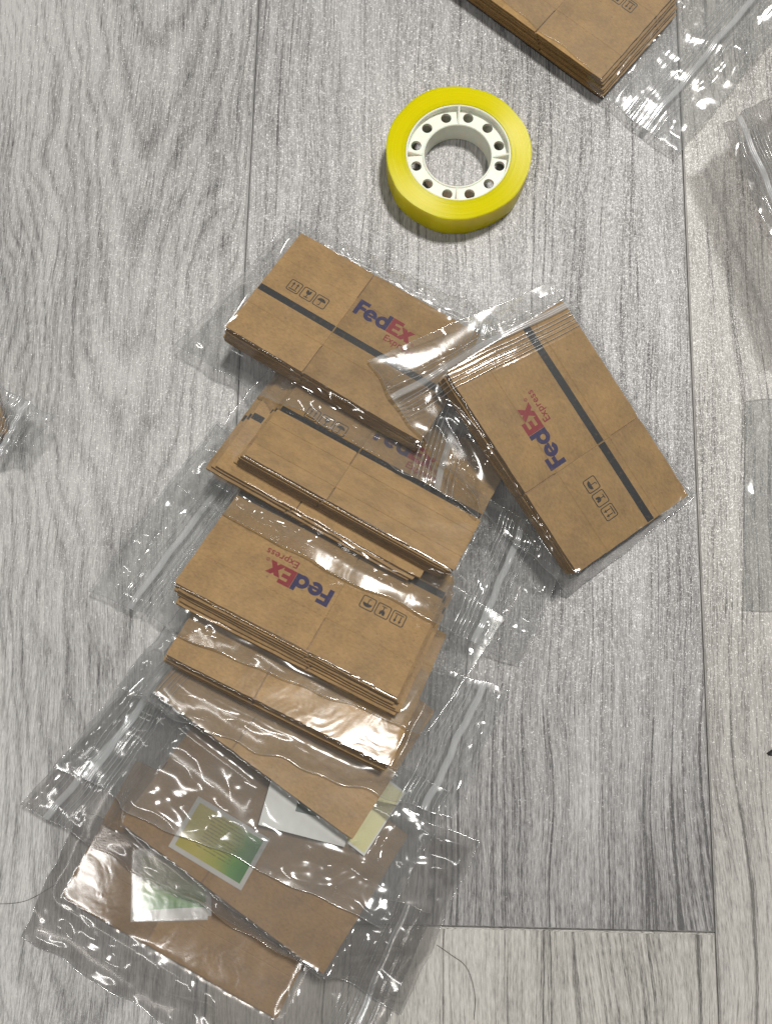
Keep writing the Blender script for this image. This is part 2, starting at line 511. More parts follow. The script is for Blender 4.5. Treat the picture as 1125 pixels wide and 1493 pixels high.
def letters_fed():
    return [rect(0, 0, .26, 1), rect(.26, .78, .66, 1), rect(.26, .40, .58, .61),                      # F
            ring_sector(.96, .36, .385, .155, 14, 318), rect(.79, .285, 1.335, .42),                    # e
            ring_sector(1.73, .36, .385, .155, 0, 360, 30), rect(1.88, 0, 2.13, 1)]                     # d
def letters_ex():
    o = 2.15
    return [rect(o, 0, o + .27, 1), rect(o + .27, .78, o + .70, 1), rect(o + .27, .40, o + .64, .61), rect(o + .27, 0, o + .70, .22),   # E
            poly([(o + .66, 0), (o + .98, 0), (o + 1.50, .74), (o + 1.18, .74)]), poly([(o + .68, .74), (o + 1.0, .74), (o + 1.52, 0), (o + 1.20, 0)])]

_txt = {}
def text_shape(body, size, space=1.0):
    key = (body, size)
    if key not in _txt:
        cu = bpy.data.curves.new('lettering', 'FONT')
        cu.body = body
        cu.size = size
        cu.space_character = space
        cu.offset = 0.012 * size
        cu.resolution_u = 3
        ob = bpy.data.objects.new('lettering', cu)
        COL.objects.link(ob)
        bpy.context.view_layer.update()
        me = bpy.data.meshes.new_from_object(ob.evaluated_get(bpy.context.evaluated_depsgraph_get()))
        _txt[key] = ([(v.co.x, v.co.y) for v in me.vertices], [tuple(p.vertices) for p in me.polygons])
        bpy.data.objects.remove(ob)
        bpy.data.curves.remove(cu)
        bpy.data.meshes.remove(me)
    return _txt[key]

def icon_shapes(kind, s=5.0):
    h = s / 2
    t = 0.32
    out = []
    # rounded frame
    n = 6
    def rr(e, r):
        pts = []
        for cx, cy, a in ((e - r, e - r, 0), (-e + r, e - r, 90), (-e + r, -e + r, 180), (e - r, -e + r, 270)):
            for i in range(n + 1):
                q = math.radians(a + 90 * i / n)
                pts.append((cx + r * math.cos(q), cy + r * math.sin(q)))
        return pts
    A, B = rr(h, 0.8), rr(h - t, 0.55)
    m = len(A)
    out.append((A + B, [(i, (i + 1) % m, m + (i + 1) % m, m + i) for i in range(m)]))
    if kind == 'arrows':
        for cx in (-.85, .85):
            out.append(rect(cx - .17, -1.0, cx + .17, 1.0))
            out.append(poly([(cx - .55, .75), (cx + .55, .75), (cx, 1.75)]))
        out.append(rect(-1.6, -1.65, 1.6, -1.3))
    if kind == 'glass':
        out.append(poly([(-.95, 1.6), (-.95, .5), (-.55, -.1), (.55, -.1), (.95, .5), (.95, 1.6), (.35, 1.6), (.1, .95), (-.15, 1.6)]))
        out.append(rect(-.16, -1.35, .16, -.1))
        out.append(rect(-.85, -1.65, .85, -1.35))
    if kind == 'umbrella':
        vs = [(0, .15)] + [(1.65 * math.cos(math.radians(a)), .15 + 1.35 * math.sin(math.radians(a))) for a in range(0, 181, 15)]
        out.append((vs, [(0, i, i + 1) for i in range(1, 13)]))
        out.append(rect(-.14, -1.45, .14, .15))
        out.append(ring_sector(-.32, -1.35, .46, .2, 180, 360, 8))
    return out

def print_obj(name, shapes, mat, parent, variant, sx=1, sy=1, ox=0, oy=0, lift=0.035):
    vs, fs = [], []
    for k, (v, f) in enumerate(shapes):
        b = len(vs)
        for x, y in v:
            X, Y = x * sx + ox, y * sy + oy
            vs.append((X, Y, warp(variant, X, Y) + lift + 0.006 * k))
        fs += [tuple(b + i for i in q) for q in f]
    return mesh_obj(name, vs, fs, mat, parent)

def add_print(parent, variant, stripe=0.43, logo=True, icons=True, icon_v=0.565, logo_dv=0.0):
    sw = 2.7
    y0 = ((stripe or 0) - .5) * CW - sw / 2
    # the tape line stops short at the panel fold so that it never bridges the score
    for a, b in ((-.5, PSPLIT - .5), (PSPLIT - .5, .5)) if stripe else ():
        n = 14
        xa, xb = a * CL + 0.25, b * CL - 0.25
        vs, fs = [], []
        for i in range(n + 1):
            x = xa + (xb - xa) * i / n
            vs += [(x, y0), (x, y0 + sw)]
        fs = [(2 * i, 2 * i + 2, 2 * i + 3, 2 * i + 1) for i in range(n)]
        print_obj('printed_stripe', [(vs, fs)], INK_BLACK, parent, variant)
    if logo:
        cap = 6.5
        x0, yb = (.418 - .5) * CL, (.625 + logo_dv - .5) * CW
        print_obj('logo_lettering', letters_fed(), INK_PURPLE, parent, variant, cap, cap, x0, yb)
        print_obj('logo_lettering', letters_ex(), INK_RED, parent, variant, cap, cap, x0, yb)
        tx = text_shape('Express', 3.7, 1.05)
        print_obj('small_lettering', [tx], INK_RED, parent, variant, 1, 1, x0 + 2.15 * cap + .8, yb - 3.5)
        rg = [ring_sector(0, 0, .62, .46, 0, 360, 20)]
        print_obj('registered_mark', rg + [(lambda q: ([(x - .28, y - .3) for x, y in q[0]], q[1]))(text_shape('R', 0.85))], INK_RED, parent, variant, 1, 1,
                  x0 + 3.72 * cap + .8, yb + .4)
    if icons:
        for kx, kind in ((.135, 'arrows'), (.205, 'glass'), (.275, 'umbrella')):
            print_obj('handling_icon', icon_shapes(kind), INK_ICON, parent, variant, 1, 1, (kx - .5) * CL, (icon_v - .5) * CW)

def frame(center, yaw, sin_u, sin_v):
    """orthonormal frame of a carton plane: sin_u is the rise along the writing, sin_v the rise up the carton"""
    cu = math.sqrt(1 - sin_u ** 2)
    U = Vector((math.cos(yaw) * cu, math.sin(yaw) * cu, sin_u))
    n = Vector((-math.sin(yaw), math.cos(yaw), 0))
    V = Vector((n.x * math.sqrt(1 - sin_v ** 2), n.y * math.sqrt(1 - sin_v ** 2), sin_v))
    V = (V - U * V.dot(U)).normalized()
    N = U.cross(V)
    return U, V, N

# ------------------------------------------------------------------ height of everything laid down so far
GX0, GY0, GNX, GNY = -280, -220, 560, 620
HM = np.zeros((GNY, GNX))
def sample(X, Y):
    fx = np.clip(X - GX0, 0, GNX - 1.001)
    fy = np.clip(Y - GY0, 0, GNY - 1.001)
    i, j = fx.astype(int), fy.astype(int)
    a, b = fx - i, fy - j
    return HM[j, i] * (1 - a) * (1 - b) + HM[j, i + 1] * a * (1 - b) + HM[j + 1, i] * (1 - a) * b + HM[j + 1, i + 1] * a * b
def blur(A, r):
    k = np.exp(-0.5 * (np.arange(-2 * r, 2 * r + 1) / r) ** 2)
    k /= k.sum()
    P = np.pad(A, 2 * r, mode='edge')
    P = np.apply_along_axis(lambda m: np.convolve(m, k, 'valid'), 0, P)
    return np.apply_along_axis(lambda m: np.convolve(m, k, 'valid'), 1, P)

class Card:
    """a flattened carton's (or leaflet's) top plane, for draping film over it"""
    def __init__(s, c, U, V, N, L, W):
        s.c, s.U, s.V, s.N, s.L, s.W = Vector(c), U, V, N, L, W
    def top(s, X, Y, grow=0.0):
        z = s.c.z - (s.N.x * (X - s.c.x) + s.N.y * (Y - s.c.y)) / s.N.z
        dx, dy, dz = X - s.c.x, Y - s.c.y, z - s.c.z
        u = dx * s.U.x + dy * s.U.y + dz * s.U.z
        v = dx * s.V.x + dy * s.V.y + dz * s.V.z
        ins = (np.abs(u) < s.L / 2 + grow) & (np.abs(v) < s.W / 2 + grow)
        return z, ins

def place_stack(n, center, yaw_deg, zc, sin_u, sin_v, seed, jitter=0.7, fan=(0, 0), offsets=None, lift=True, under=0.3):
    """poses of n cartons, first the top one; the stack is raised until its underside clears what lies below"""
    rnd = random.Random(seed)
    yaw = math.radians(yaw_deg)
    U, V, N = frame(center, yaw, sin_u, sin_v)
    if lift:
        gu, gv = np.meshgrid(np.linspace(-.5, .5, 50) * CL, np.linspace(-.5, .5, 34) * CW)
        c = Vector((center[0], center[1], zc)) - N * (n * PITCH + under)
        X = c.x + gu * U.x + gv * V.x
        Y = c.y + gu * U.y + gv * V.y
        Z = c.z + gu * U.z + gv * V.z
        pen = sample(X, Y) + 0.15 - Z
        pen = float(np.percentile(pen, 99.8))
        if pen > 0:
            zc += pen
    poses = []
    for i in range(n):
        du, dv = (fan[0] * i, fan[1] * i)
        if offsets and i < len(offsets):
            du, dv = offsets[i]
        if i > 0:
            du += rnd.uniform(-jitter, jitter); dv += rnd.uniform(-jitter, jitter)
        tw = math.radians(rnd.uniform(-.5, .5) * (1 if i else 0))
        U2 = (U * math.cos(tw) + V * math.sin(tw)).normalized()
        V2 = N.cross(U2)
        c = Vector((center[0], center[1], zc)) - N * (i * PITCH) + U * du + V * dv
        poses.append(Card(c, U2, V2, N, CL, CW))
    return poses

def carton(pose, variant, label, group, prints=None):
    root = empty('flattened_carton', (0, 0, 0), label, 'carton', group)
    k = pose.W / CW
    root.matrix_world = Matrix(((pose.U.x, pose.V.x * k, pose.N.x, pose.c.x * MM), (pose.U.y, pose.V.y * k, pose.N.y, pose.c.y * MM),
                                (pose.U.z, pose.V.z * k, pose.N.z, pose.c.z * MM), (0, 0, 0, 1)))
    for me in CARTON_MESH[variant]:
        o = bpy.data.objects.new(me.name.split('.')[0], me)
        COL.objects.link(o)
        o.parent = root
    if prints is not None:
        add_print(root, variant, **prints)
    return root

# ------------------------------------------------------------------ zip bags
def bag(cards, quad, seed, label, zip_at=0.89, bulge=(0, 0), wrinkle=1.0, folds=46, edge_z=None, lift=(0.4, 1.6), relax=260, band=True, group='clear zip bags of flattened cartons', film_mat=None, wave=1.0):
    """quad: four plan corners (mm): closed end t=0, mouth t=0, mouth t=1, closed end t=1 (s runs to the mouth)"""
    global HM
    rnd = random.Random(seed)
    nr = np.random.RandomState(seed)
    q = np.array(quad, dtype=float)
    Ls = (np.linalg.norm(q[1] - q[0]) + np.linalg.norm(q[2] - q[3])) / 2
    Ws = (np.linalg.norm(q[3] - q[0]) + np.linalg.norm(q[2] - q[1])) / 2
    zs = zip_at
    s = np.linspace(0, 1, int(Ls / 0.62) + 1)
    if band:
        s = np.unique(np.round(np.concatenate([s[(s < zs - .13) | (s > zs + .07)], np.linspace(zs - .13, zs + .07, int(Ls * .20 / 0.3))]), 5))
    t = np.linspace(0, 1, int(Ws / 0.62) + 1)
    S, Tt = np.meshgrid(s, t, indexing='ij')
    ns, nt = S.shape
    P = ((1 - S) * (1 - Tt))[..., None] * q[0] + (S * (1 - Tt))[..., None] * q[1] + (S * Tt)[..., None] * q[2] + ((1 - S) * Tt)[..., None] * q[3]
    # bulging, slightly wavy side borders
    ax = (q[1] - q[0]) / np.linalg.norm(q[1] - q[0])
    nm = np.array([ax[1], -ax[0]])
    if np.dot(nm, q[3] - q[0]) > 0: nm = -nm
    wv = wave * sum(rnd.uniform(.15, .5) * np.sin(S * f * 6.28 + rnd.uniform(0, 6.28)) for f in (1.3, 2.7, 4.6, 8.1))
    P += (nm * ((bulge[0] * 4 * S * (1 - S) + wv) * (1 - Tt))[..., None]) - (nm * ((bulge[1] * 4 * S * (1 - S) + wv) * Tt)[..., None])
    we = wave * sum(rnd.uniform(.1, .35) * np.sin(Tt * f * 6.28 + rnd.uniform(0, 6.28)) for f in (1.1, 2.3, 4.4))
    P += ax * (we * (2 * S - 1))[..., None]
    X, Y = P[..., 0], P[..., 1]
    A, B = S * Ls, Tt * Ws
    below = sample(X, Y)
    soft = blur(HM, 5)
    HM0 = HM
    HM = soft; bsoft = sample(X, Y); HM = HM0
    # what the upper film lies on, and what the lower film hangs under
    obst = below + 0.25
    under = np.full_like(obst, 1e3)
    oncard = np.zeros_like(obst, dtype=bool)
    for c in cards:
        z, ins = c.top(X, Y, 0.9)
        obst = np.where(ins, np.maximum(obst, z + 0.30), obst)
        oncard |= ins
        zb, ins2 = c.top(X, Y, 0.9)
        under = np.where(ins2, np.minimum(under, zb - PITCH - 0.05), under)
    # border height: rests on what is below but keeps its own stiffness
    bz = np.maximum(below + 0.35, bsoft + 0.2)
    wl = sum(rnd.uniform(.3, 1) * np.sin(A / l * 6.28 + B / l2 * 6.28 + rnd.uniform(0, 6.28)) for l, l2 in ((38, 50), (21, 33), (60, 17)))
    wl = (wl - wl.min()) / (wl.max() - wl.min())
    bz = bz + lift[0] + (lift[1] - lift[0]) * wl
    if edge_z is not None:
        ez = (1 - S) * (1 - Tt) * edge_z[0] + S * (1 - Tt) * edge_z[1] + S * Tt * edge_z[2] + (1 - S) * Tt * edge_z[3]
        bz = np.maximum(bz, ez)
    brd = np.zeros_like(oncard)
    brd[0, :] = brd[-1, :] = True
    brd[:, 0] = brd[:, -1] = True
    T = np.where(brd, bz, np.maximum(obst, bsoft + 0.4))
    if edge_z is not None:
        T = np.maximum(T, np.where(oncard, T, ez * 0.98))
    # smooth the border itself
    for _ in range(10):
        for sl in ((0, slice(None)), (-1, slice(None)), (slice(None), 0), (slice(None), -1)):
            e = T[sl]
            e[1:-1] = np.maximum(0.5 * e[1:-1] + 0.25 * (e[:-2] + e[2:]), below[sl][1:-1] + 0.3)
    for _ in range(relax):
        avg = T.copy()
        avg[1:-1, 1:-1] = 0.25 * (T[:-2, 1:-1] + T[2:, 1:-1] + T[1:-1, :-2] + T[1:-1, 2:])
        T = np.where(brd, T, np.maximum(obst, avg))
    # slackness of the film: none where it lies on a carton, full away from it
    free = np.clip((T - obst) / 1.2, 0, 1)
    m = (~oncard).astype(float)
    for _ in range(7):
        mm = m.copy()
        mm[1:-1, 1:-1] = 0.25 * (m[:-2, 1:-1] + m[2:, 1:-1] + m[1:-1, :-2] + m[1:-1, 2:])
        m = mm
    slack = np.clip(0.04 + 0.96 * m, 0, 1)
    bd = np.minimum(np.minimum(A, Ls - A), np.minimum(B, Ws - B))
    inner = np.clip(bd / 3.0, 0.12, 1)
    W = np.zeros_like(T)
    freeidx = np.argwhere(slack > 0.5)
    near = np.zeros_like(oncard)
    for c in cards[:1] + cards[-1:]:
        near |= c.top(X, Y, 15.0)[1]
    nearidx = np.argwhere((slack > 0.45) & near)
    if len(nearidx) < 20: nearidx = freeidx
    cu_ang = 0.0
    for k in range(int(folds * 1.1)):
        src = nearidx if k % 5 < 3 else freeidx
        i, j = src[rnd.randrange(len(src))]
        a0, b0 = A[i, j], B[i, j]
        along = rnd.random()
        if along < .58: ang = rnd.gauss(0, .22)
        elif along < .75: ang = math.pi / 2 + rnd.gauss(0, .3)
        else: ang = rnd.uniform(0, math.pi)
        ln = rnd.uniform(12, 44) if along < .58 else rnd.uniform(4, 15)
        ca, sa = math.cos(ang), math.sin(ang)
        p = (A - a0) * ca + (B - b0) * sa
        d = -(A - a0) * sa + (B - b0) * ca
        lam, ph = rnd.uniform(9, 26), rnd.uniform(0, 6.28)
        d = d - rnd.uniform(.3, 1.5) * np.sin(p / lam * 6.28 + ph) - rnd.uniform(.05, .25) * np.sin(p / lam * 15 + ph * 2)
        amp = rnd.uniform(.5, 2.0) * (1 if rnd.random() < .72 else -0.7)
        wd = rnd.uniform(1.2, 3.2)
        side = np.where(d > 0, 1.0, rnd.uniform(.45, 1.6))
        prof = np.exp(-np.sqrt((d * side) ** 2 + 0.30) / wd)
        tap = np.clip(1 - (np.abs(p) / ln) ** 2, 0, 1)
        W += amp * prof * tap
    # crumpled facets: cones meeting in sharp creases, longer along the bag
    for sp, slope in ((14.0, .13),):
        npt = int(Ls * Ws / (sp * sp * 0.55))
        pa, pb = nr.uniform(0, Ls, npt), nr.uniform(0, Ws, npt)
        jx = A + 1.5 * np.sin(B / 4.1 + seed) + 0.6 * np.sin(B / 1.9)
        jy = B + 1.2 * np.sin(A / 5.3 + seed) + 0.5 * np.sin(A / 2.3)
        F1 = np.full_like(A, 1e9)
        for a_, b_, g_ in zip(pa, pb, nr.uniform(.6, 1.6, npt)):
            F1 = np.minimum(F1, (((jx - a_) * .42) ** 2 + (jy - b_) ** 2) * g_)
        W += slope * np.sqrt(F1 + 0.4)
    # soft pillowing everywhere it is slack
    for l in (34, 19, 12, 7.5):
        th = rnd.uniform(0, 6.28)
        W += 0.034 * l * np.sin((A * math.cos(th) + B * math.sin(th)) / l * 6.28 + 1.8 * np.sin(B / (l * 1.7) + th * 3) + rnd.uniform(0, 6.28)) * 0.55
    zb_mask = 1.0
    if band:
        near_zip = np.clip((S - (zs - .14)) / .06, 0, 1) * np.clip((zs + .055 - S) / .02, 0, 1)
        zb_mask = 1 - 0.72 * near_zip
    dT = wrinkle * W * slack * inner * zb_mask
    for _ in range(5):
        sm = dT.copy()
        sm[1:-1, 1:-1] = 0.5 * dT[1:-1, 1:-1] + 0.125 * (dT[:-2, 1:-1] + dT[2:, 1:-1] + dT[1:-1, :-2] + dT[1:-1, 2:])
        dT = sm
    if band:
        env = np.exp(-((S - (zs - .035)) / .085) ** 4)
        brk = 0.5 + 0.5 * np.sin(B / 17.0 + seed + S * 9) * np.sin(B / 6.0 + seed * 2 + S * 40)
        rid = np.sin((S - zs) * Ls / 1.75 * 6.28 + 0.5 * np.sin(B / 14 + seed)) * 0.6 + 0.4 * np.sin((S - zs) * Ls / 1.13 * 6.28)
        dT = dT + 0.065 * env * rid * np.clip(brk, 0.15, 1)
    T2 = np.maximum(T + dT, np.maximum(obst - 0.12, below + 0.15))
    T2 = np.where(brd, T, T2)
    # lower film
    Bf = np.minimum(np.where(oncard, under, T - 0.35), T2 - 0.25)
    Bf = np.where(brd, T - 0.02, np.maximum(Bf, np.minimum(below + 0.12, T2 - 0.1)))
    for _ in range(30):
        avg = Bf.copy()
        avg[1:-1, 1:-1] = 0.25 * (Bf[:-2, 1:-1] + Bf[2:, 1:-1] + Bf[1:-1, :-2] + Bf[1:-1, 2:])
        avg = np.where(oncard, np.minimum(avg, under), avg)
        Bf = np.where(brd, Bf, np.minimum(np.maximum(avg, below + 0.10), T2 - 0.1))
    # ---- objects
    ctr = np.array([X.mean(), Y.mean(), max(0.0, float(below.min()))])
    root = empty('zip_bag', tuple(ctr), label, 'bag', group)
    fs = []
    ii = np.arange(ns * nt).reshape(ns, nt)
    quads = np.stack([ii[:-1, :-1], ii[1:, :-1], ii[1:, 1:], ii[:-1, 1:]], -1).reshape(-1, 4)
    e1, e2 = q[1] - q[0], q[3] - q[0]
    if e1[0] * e2[1] - e1[1] * e2[0] < 0:
        quads = quads[:, ::-1]
    fl = quads.tolist()
    def film(nm_, Z, mat):
        V = np.stack([X, Y, Z], -1).reshape(-1, 3) - ctr
        return mesh_obj(nm_, V, fl, mat, root, True)
    film('front_film', T2, film_mat or FILM)
    film('back_film', Bf, FILM_BACK)
    # ---- sealed border: a fine bead along both long sides and the closed end
    def bead(nm_, pts, r, mat, flat=1.0):
        pts = np.asarray(pts)
        n = len(pts)
        tg = np.gradient(pts, axis=0)
        tg /= np.linalg.norm(tg, axis=1)[:, None] + 1e-9
        sd = np.cross(tg, [0, 0, 1.0]); sd /= np.linalg.norm(sd, axis=1)[:, None] + 1e-9
        up = np.cross(sd, tg)
        k = 5
        V, F = [], []
        for a in range(k):
            an = 2 * math.pi * a / k
            V.append(pts + sd * r * math.cos(an) + up * r * flat * math.sin(an))
        V = np.stack(V, 1).reshape(-1, 3) - ctr
        F = [(i * k + a, (i + 1) * k + a, (i + 1) * k + (a + 1) % k, i * k + (a + 1) % k) for i in range(n - 1) for a in range(k)]
        return mesh_obj(nm_, V, F, mat, root, True)
    XYZ = np.stack([X, Y, T2], -1)
    bead('side_seal', XYZ[:, 0], 0.14, SEAL)
    bead('side_seal', XYZ[:, -1], 0.14, SEAL)
    bead('end_fold', XYZ[0, :], 0.13, SEAL)
    bead('mouth_edge', XYZ[-1, :], 0.12, SEAL)
    # ---- press-together zip: a low double rail across the bag
    if band:
        i0 = int(np.argmin(np.abs(s - zs)))
        zsm = T2[i0].copy()
        for _ in range(12):
            zsm[1:-1] = np.maximum(0.5 * zsm[1:-1] + 0.25 * (zsm[:-2] + zsm[2:]), obst[i0][1:-1] + .1)
        cen = np.stack([X[i0], Y[i0], zsm], -1)
        prof = [(-1.25, 0.02), (-1.0, 0.32), (-.62, 0.42), (-.3, 0.20), (.3, 0.20), (.62, 0.42), (1.0, 0.32), (1.25, 0.02)]
        V = []
        for o_, h_ in prof:
            p_ = cen.copy()
            p_[:, :2] += ax * o_
            p_[:, 2] += h_ + 0.10
            V.append(p_)
        k = len(prof)
        V = np.stack(V, 1).reshape(-1, 3) - ctr
        F = [(i * k + a, i * k + a + 1, (i + 1) * k + a + 1, (i + 1) * k + a) for i in range(nt - 1) for a in range(k - 1)]
        mesh_obj('zip_rail', V, F, ZIP, root, True)
        for off in (-8.6, -7.0, -5.6, -4.0, -2.6, 3.0, 4.6):
            i1 = int(np.argmin(np.abs(s - (zs + off / Ls))))
            zz = T2[i1].copy()
            for _ in range(6):
                zz[1:-1] = 0.5 * zz[1:-1] + 0.25 * (zz[:-2] + zz[2:])
            zz = np.maximum(zz, T2[i1])
            bead('zip_rib', np.stack([X[i1], Y[i1], zz + 0.03], -1), 0.15 if off != -4.0 else 0.24, RIB)
    # ---- remember the new height
    for frac in ((0, 0), (.5, 0), (0, .5), (.5, .5)):
        Xi = X[:-1, :-1] * (1 - frac[0]) + X[1:, 1:] * frac[0]
        Yi = Y[:-1, :-1] * (1 - frac[1]) + Y[1:, 1:] * frac[1]
        ix = np.clip(np.round(Xi - GX0).astype(int), 0, GNX - 1)
        iy = np.clip(np.round(Yi - GY0).astype(int), 0, GNY - 1)
        np.maximum.at(HM, (iy, ix), np.maximum(T2[:-1, :-1], T[:-1, :-1]))
    return root

def low_edge(mx, my, yaw_deg, z, sin_v):
    """centre of a carton whose lower long edge has its middle at (mx, my, z)"""
    y = math.radians(yaw_deg)
    h = CW / 2 * math.sqrt(1 - sin_v ** 2)
    return (mx - math.sin(y) * h, my + math.cos(y) * h), z + sin_v * CW / 2

def stack(n, mid, yaw, z, sin_fall, seed, where, flip=False, **kw):
    c, zc = low_edge(mid[0], mid[1], yaw, z, -sin_fall)
    prints = kw.pop('prints', None)
    toplabel = kw.pop('toplabel')
    su = kw.pop('sin_u', 0.0)
    if flip:
        poses = place_stack(n, c, yaw + 180, zc, -su, sin_fall, seed, **kw)
    else:
        poses = place_stack(n, c, yaw, zc, su, -sin_fall, seed, **kw)
    make_cartons(poses, seed, where, toplabel, prints)
    return poses

ORD = ['top', 'second', 'third', 'fourth', 'fifth', 'sixth', 'seventh', 'eighth']
def make_cartons(poses, seed, where, toplabel, prints):
    for i, p in enumerate(poses):
        pr = prints if i == 0 else ({'stripe': prints['stripe'] if prints else .43, 'logo': False, 'icons': False})
        carton(p, (seed + i) % NVAR, toplabel if i == 0 else ORD[i] + ' flattened brown carton from the top in the ' + where,
               'cartons stacked in the ' + where, pr if (i == 0 and prints) or i > 0 else None)

def leaflet(name, label, c, yaw_deg, size, z, tilt_frame, art, group=None, thick=0.3, count=1):
    """small printed card; art: list of (x0,y0,x1,y1,material) in fractions"""
    U0, V0, N = tilt_frame
    y = math.radians(yaw_deg)
    d = Vector((math.cos(y), math.sin(y), 0))
    U = (d - N * d.dot(N)).normalized()
    V = N.cross(U)
    w, h = size
    root = empty(name, (0, 0, 0), label, 'leaflet', group)
    root.matrix_world = Matrix(((U.x, V.x, N.x, c[0] * MM), (U.y, V.y, N.y, c[1] * MM), (U.z, V.z, N.z, z * MM), (0, 0, 0, 1)))
    vs = [(sx * w / 2, sy * h / 2, zz) for zz in (-thick, 0) for sx, sy in ((-1, -1), (1, -1), (1, 1), (-1, 1))]
    mesh_obj('card', vs, [(4, 5, 6, 7), (3, 2, 1, 0), (0, 1, 5, 4), (1, 2, 6, 5), (2, 3, 7, 6), (3, 0, 4, 7)], PAPER, root)
    for k, (x0, y0, x1, y1, m) in enumerate(art):
        zz = 0.03 + 0.012 * k
        mesh_obj('printed_area', [((x0 - .5) * w, (y0 - .5) * h, zz), ((x1 - .5) * w, (y0 - .5) * h, zz), ((x1 - .5) * w, (y1 - .5) * h, zz), ((x0 - .5) * w, (y1 - .5) * h, zz)],
                 [(0, 1, 2, 3)], m, root)
    return Card((c[0], c[1], z), U, V, N, w, h)

def leaf_print(name, stops, lines=True, horiz=True):
    T = NT(name)
    co = T.obj()
    xyz = T.n('SeparateXYZ', None, Vector=co)
    g = T.math('MULTIPLY_ADD', xyz.outputs[0 if horiz else 1], 1 / 0.024, 0.5)
    g = T.math('ADD', g, T.math('MULTIPLY', T.math('SUBTRACT', T.noise(co, 120.0, 2), 0.5), 0.35))
    col = T.ramp(g, stops)
    if lines:
        yy = T.math('FRACT', T.math('MULTIPLY', xyz.outputs[1], 1 / 0.00105))
        on = T.math('LESS_THAN', yy, 0.34)
        wd = T.math('GREATER_THAN', T.noise(T.mapping(co, scale=(900, 950, 1)), 1.0, 1), 0.43)
        inx = T.math('MULTIPLY', T.math('GREATER_THAN', xyz.outputs[0], -0.0062), T.math('LESS_THAN', xyz.outputs[0], 0.0062))
        iny = T.math('GREATER_THAN', xyz.outputs[1], -0.0042)
        f = T.math('MULTIPLY', T.math('MULTIPLY', on, wd), T.math('MULTIPLY', inx, iny))
        col = T.mix(T.math('MULTIPLY', f, 0.6), col, (0.10, 0.09, 0.03))
    p = T.n('BsdfPrincipled', None, Base_Color=col, Roughness=0.4)
    return T.done(p.outputs[0])
LEAF_YG = leaf_print('yellow_green_print', [(0.0, (0.46, 0.40, 0.02)), (0.30, (0.52, 0.46, 0.08)), (0.62, (0.38, 0.42, 0.05)), (0.82, (0.10, 0.30, 0.04)), (1.0, (0.05, 0.22, 0.03))])
LEAF_GR = leaf_print('green_print', [(0.12, (0.05, 0.24, 0.03)), (0.34, (0.14, 0.33, 0.06)), (0.5, (0.42, 0.47, 0.26)), (1.0, (0.58, 0.60, 0.45))], lines=False, horiz=False)
LEAF_DK = leaf_print('dark_picture_print', [(0.0, (0.02, 0.028, 0.025)), (0.5, (0.09, 0.12, 0.11)), (1.0, (0.30, 0.33, 0.31))], lines=False)
LEAF_YL = leaf_print('pale_yellow_print', [(0.0, (0.56, 0.53, 0.25)), (1.0, (0.60, 0.57, 0.33))], lines=False)

def raise_to(cards, X, Y):
    return max(float(c.top(np.array(X), np.array(Y))[0]) for c in cards)

# ---- bottom of the row: packet with the green leaflet, flat on the floor
W8 = 'bag nearest the bottom of the picture'
p8 = stack(3, (-72.1, -104.8), -27.7, 4.4, 0.0, 8, W8, toplabel='flattened brown carton under a green-edged leaflet, lowest in the row of bags', jitter=1.2)
U, V, N = p8[0].U, p8[0].V, p8[0].N
l8 = leaflet('leaflet', 'white-bordered green leaflet on the lowest brown carton', (-71.0, -81.8), 3, (25.5, 22), p8[0].c.z + 0.75, (U, V, N),
             [(.09, .13, .93, .90, LEAF_GR)], 'leaflets in the bags')
l8b = leaflet('leaflet', 'white leaflet just under the green-edged one on the lowest carton', (-72.0, -82.9), 1.5, (25.5, 22), p8[0].c.z + 0.42, (U, V, N), [], 'leaflets in the bags')
bag(p8 + [l8, l8b], [(-121.6, -99.6), (-12, -152), (16, -92), (-105, -60)], 81, 'clear bag nearest the bottom edge, wrinkled round a green-edged leaflet', wrinkle=0.85, folds=60, bulge=(3, 0), zip_at=.93, film_mat=FILM_DARKENED)

# ---- packet with the yellow and green leaflet
W7 = 'bag with the yellow and green leaflet'
p7 = stack(4, (-52.8, -83.7), -34.5, 14.5, 0.17, 7, W7, toplabel='flattened brown carton carrying the yellow and green leaflet', jitter=1.0)
z7 = raise_to(p7[:1], -54.3, -67.0)
l7 = leaflet('leaflet', 'white-bordered yellow and green leaflet with lines of small print', (-54.3, -67.3), -29.5, (27.5, 17.5), z7 + 0.45, (p7[0].U, p7[0].V, p7[0].N),
             [(.055, .085, .945, .915, LEAF_YG)], 'leaflets in the bags')
bag(p7 + [l7], [(5, -123), (-123.4, -57.2), (-90.2, -18), (31, -68.0)], 72, 'clear bag holding the yellow and green leaflet, its shiny ridged mouth at left', wrinkle=1.6, folds=80, zip_at=.93, edge_z=(3, 6, 3, 9), film_mat=FILM_DARKENED)

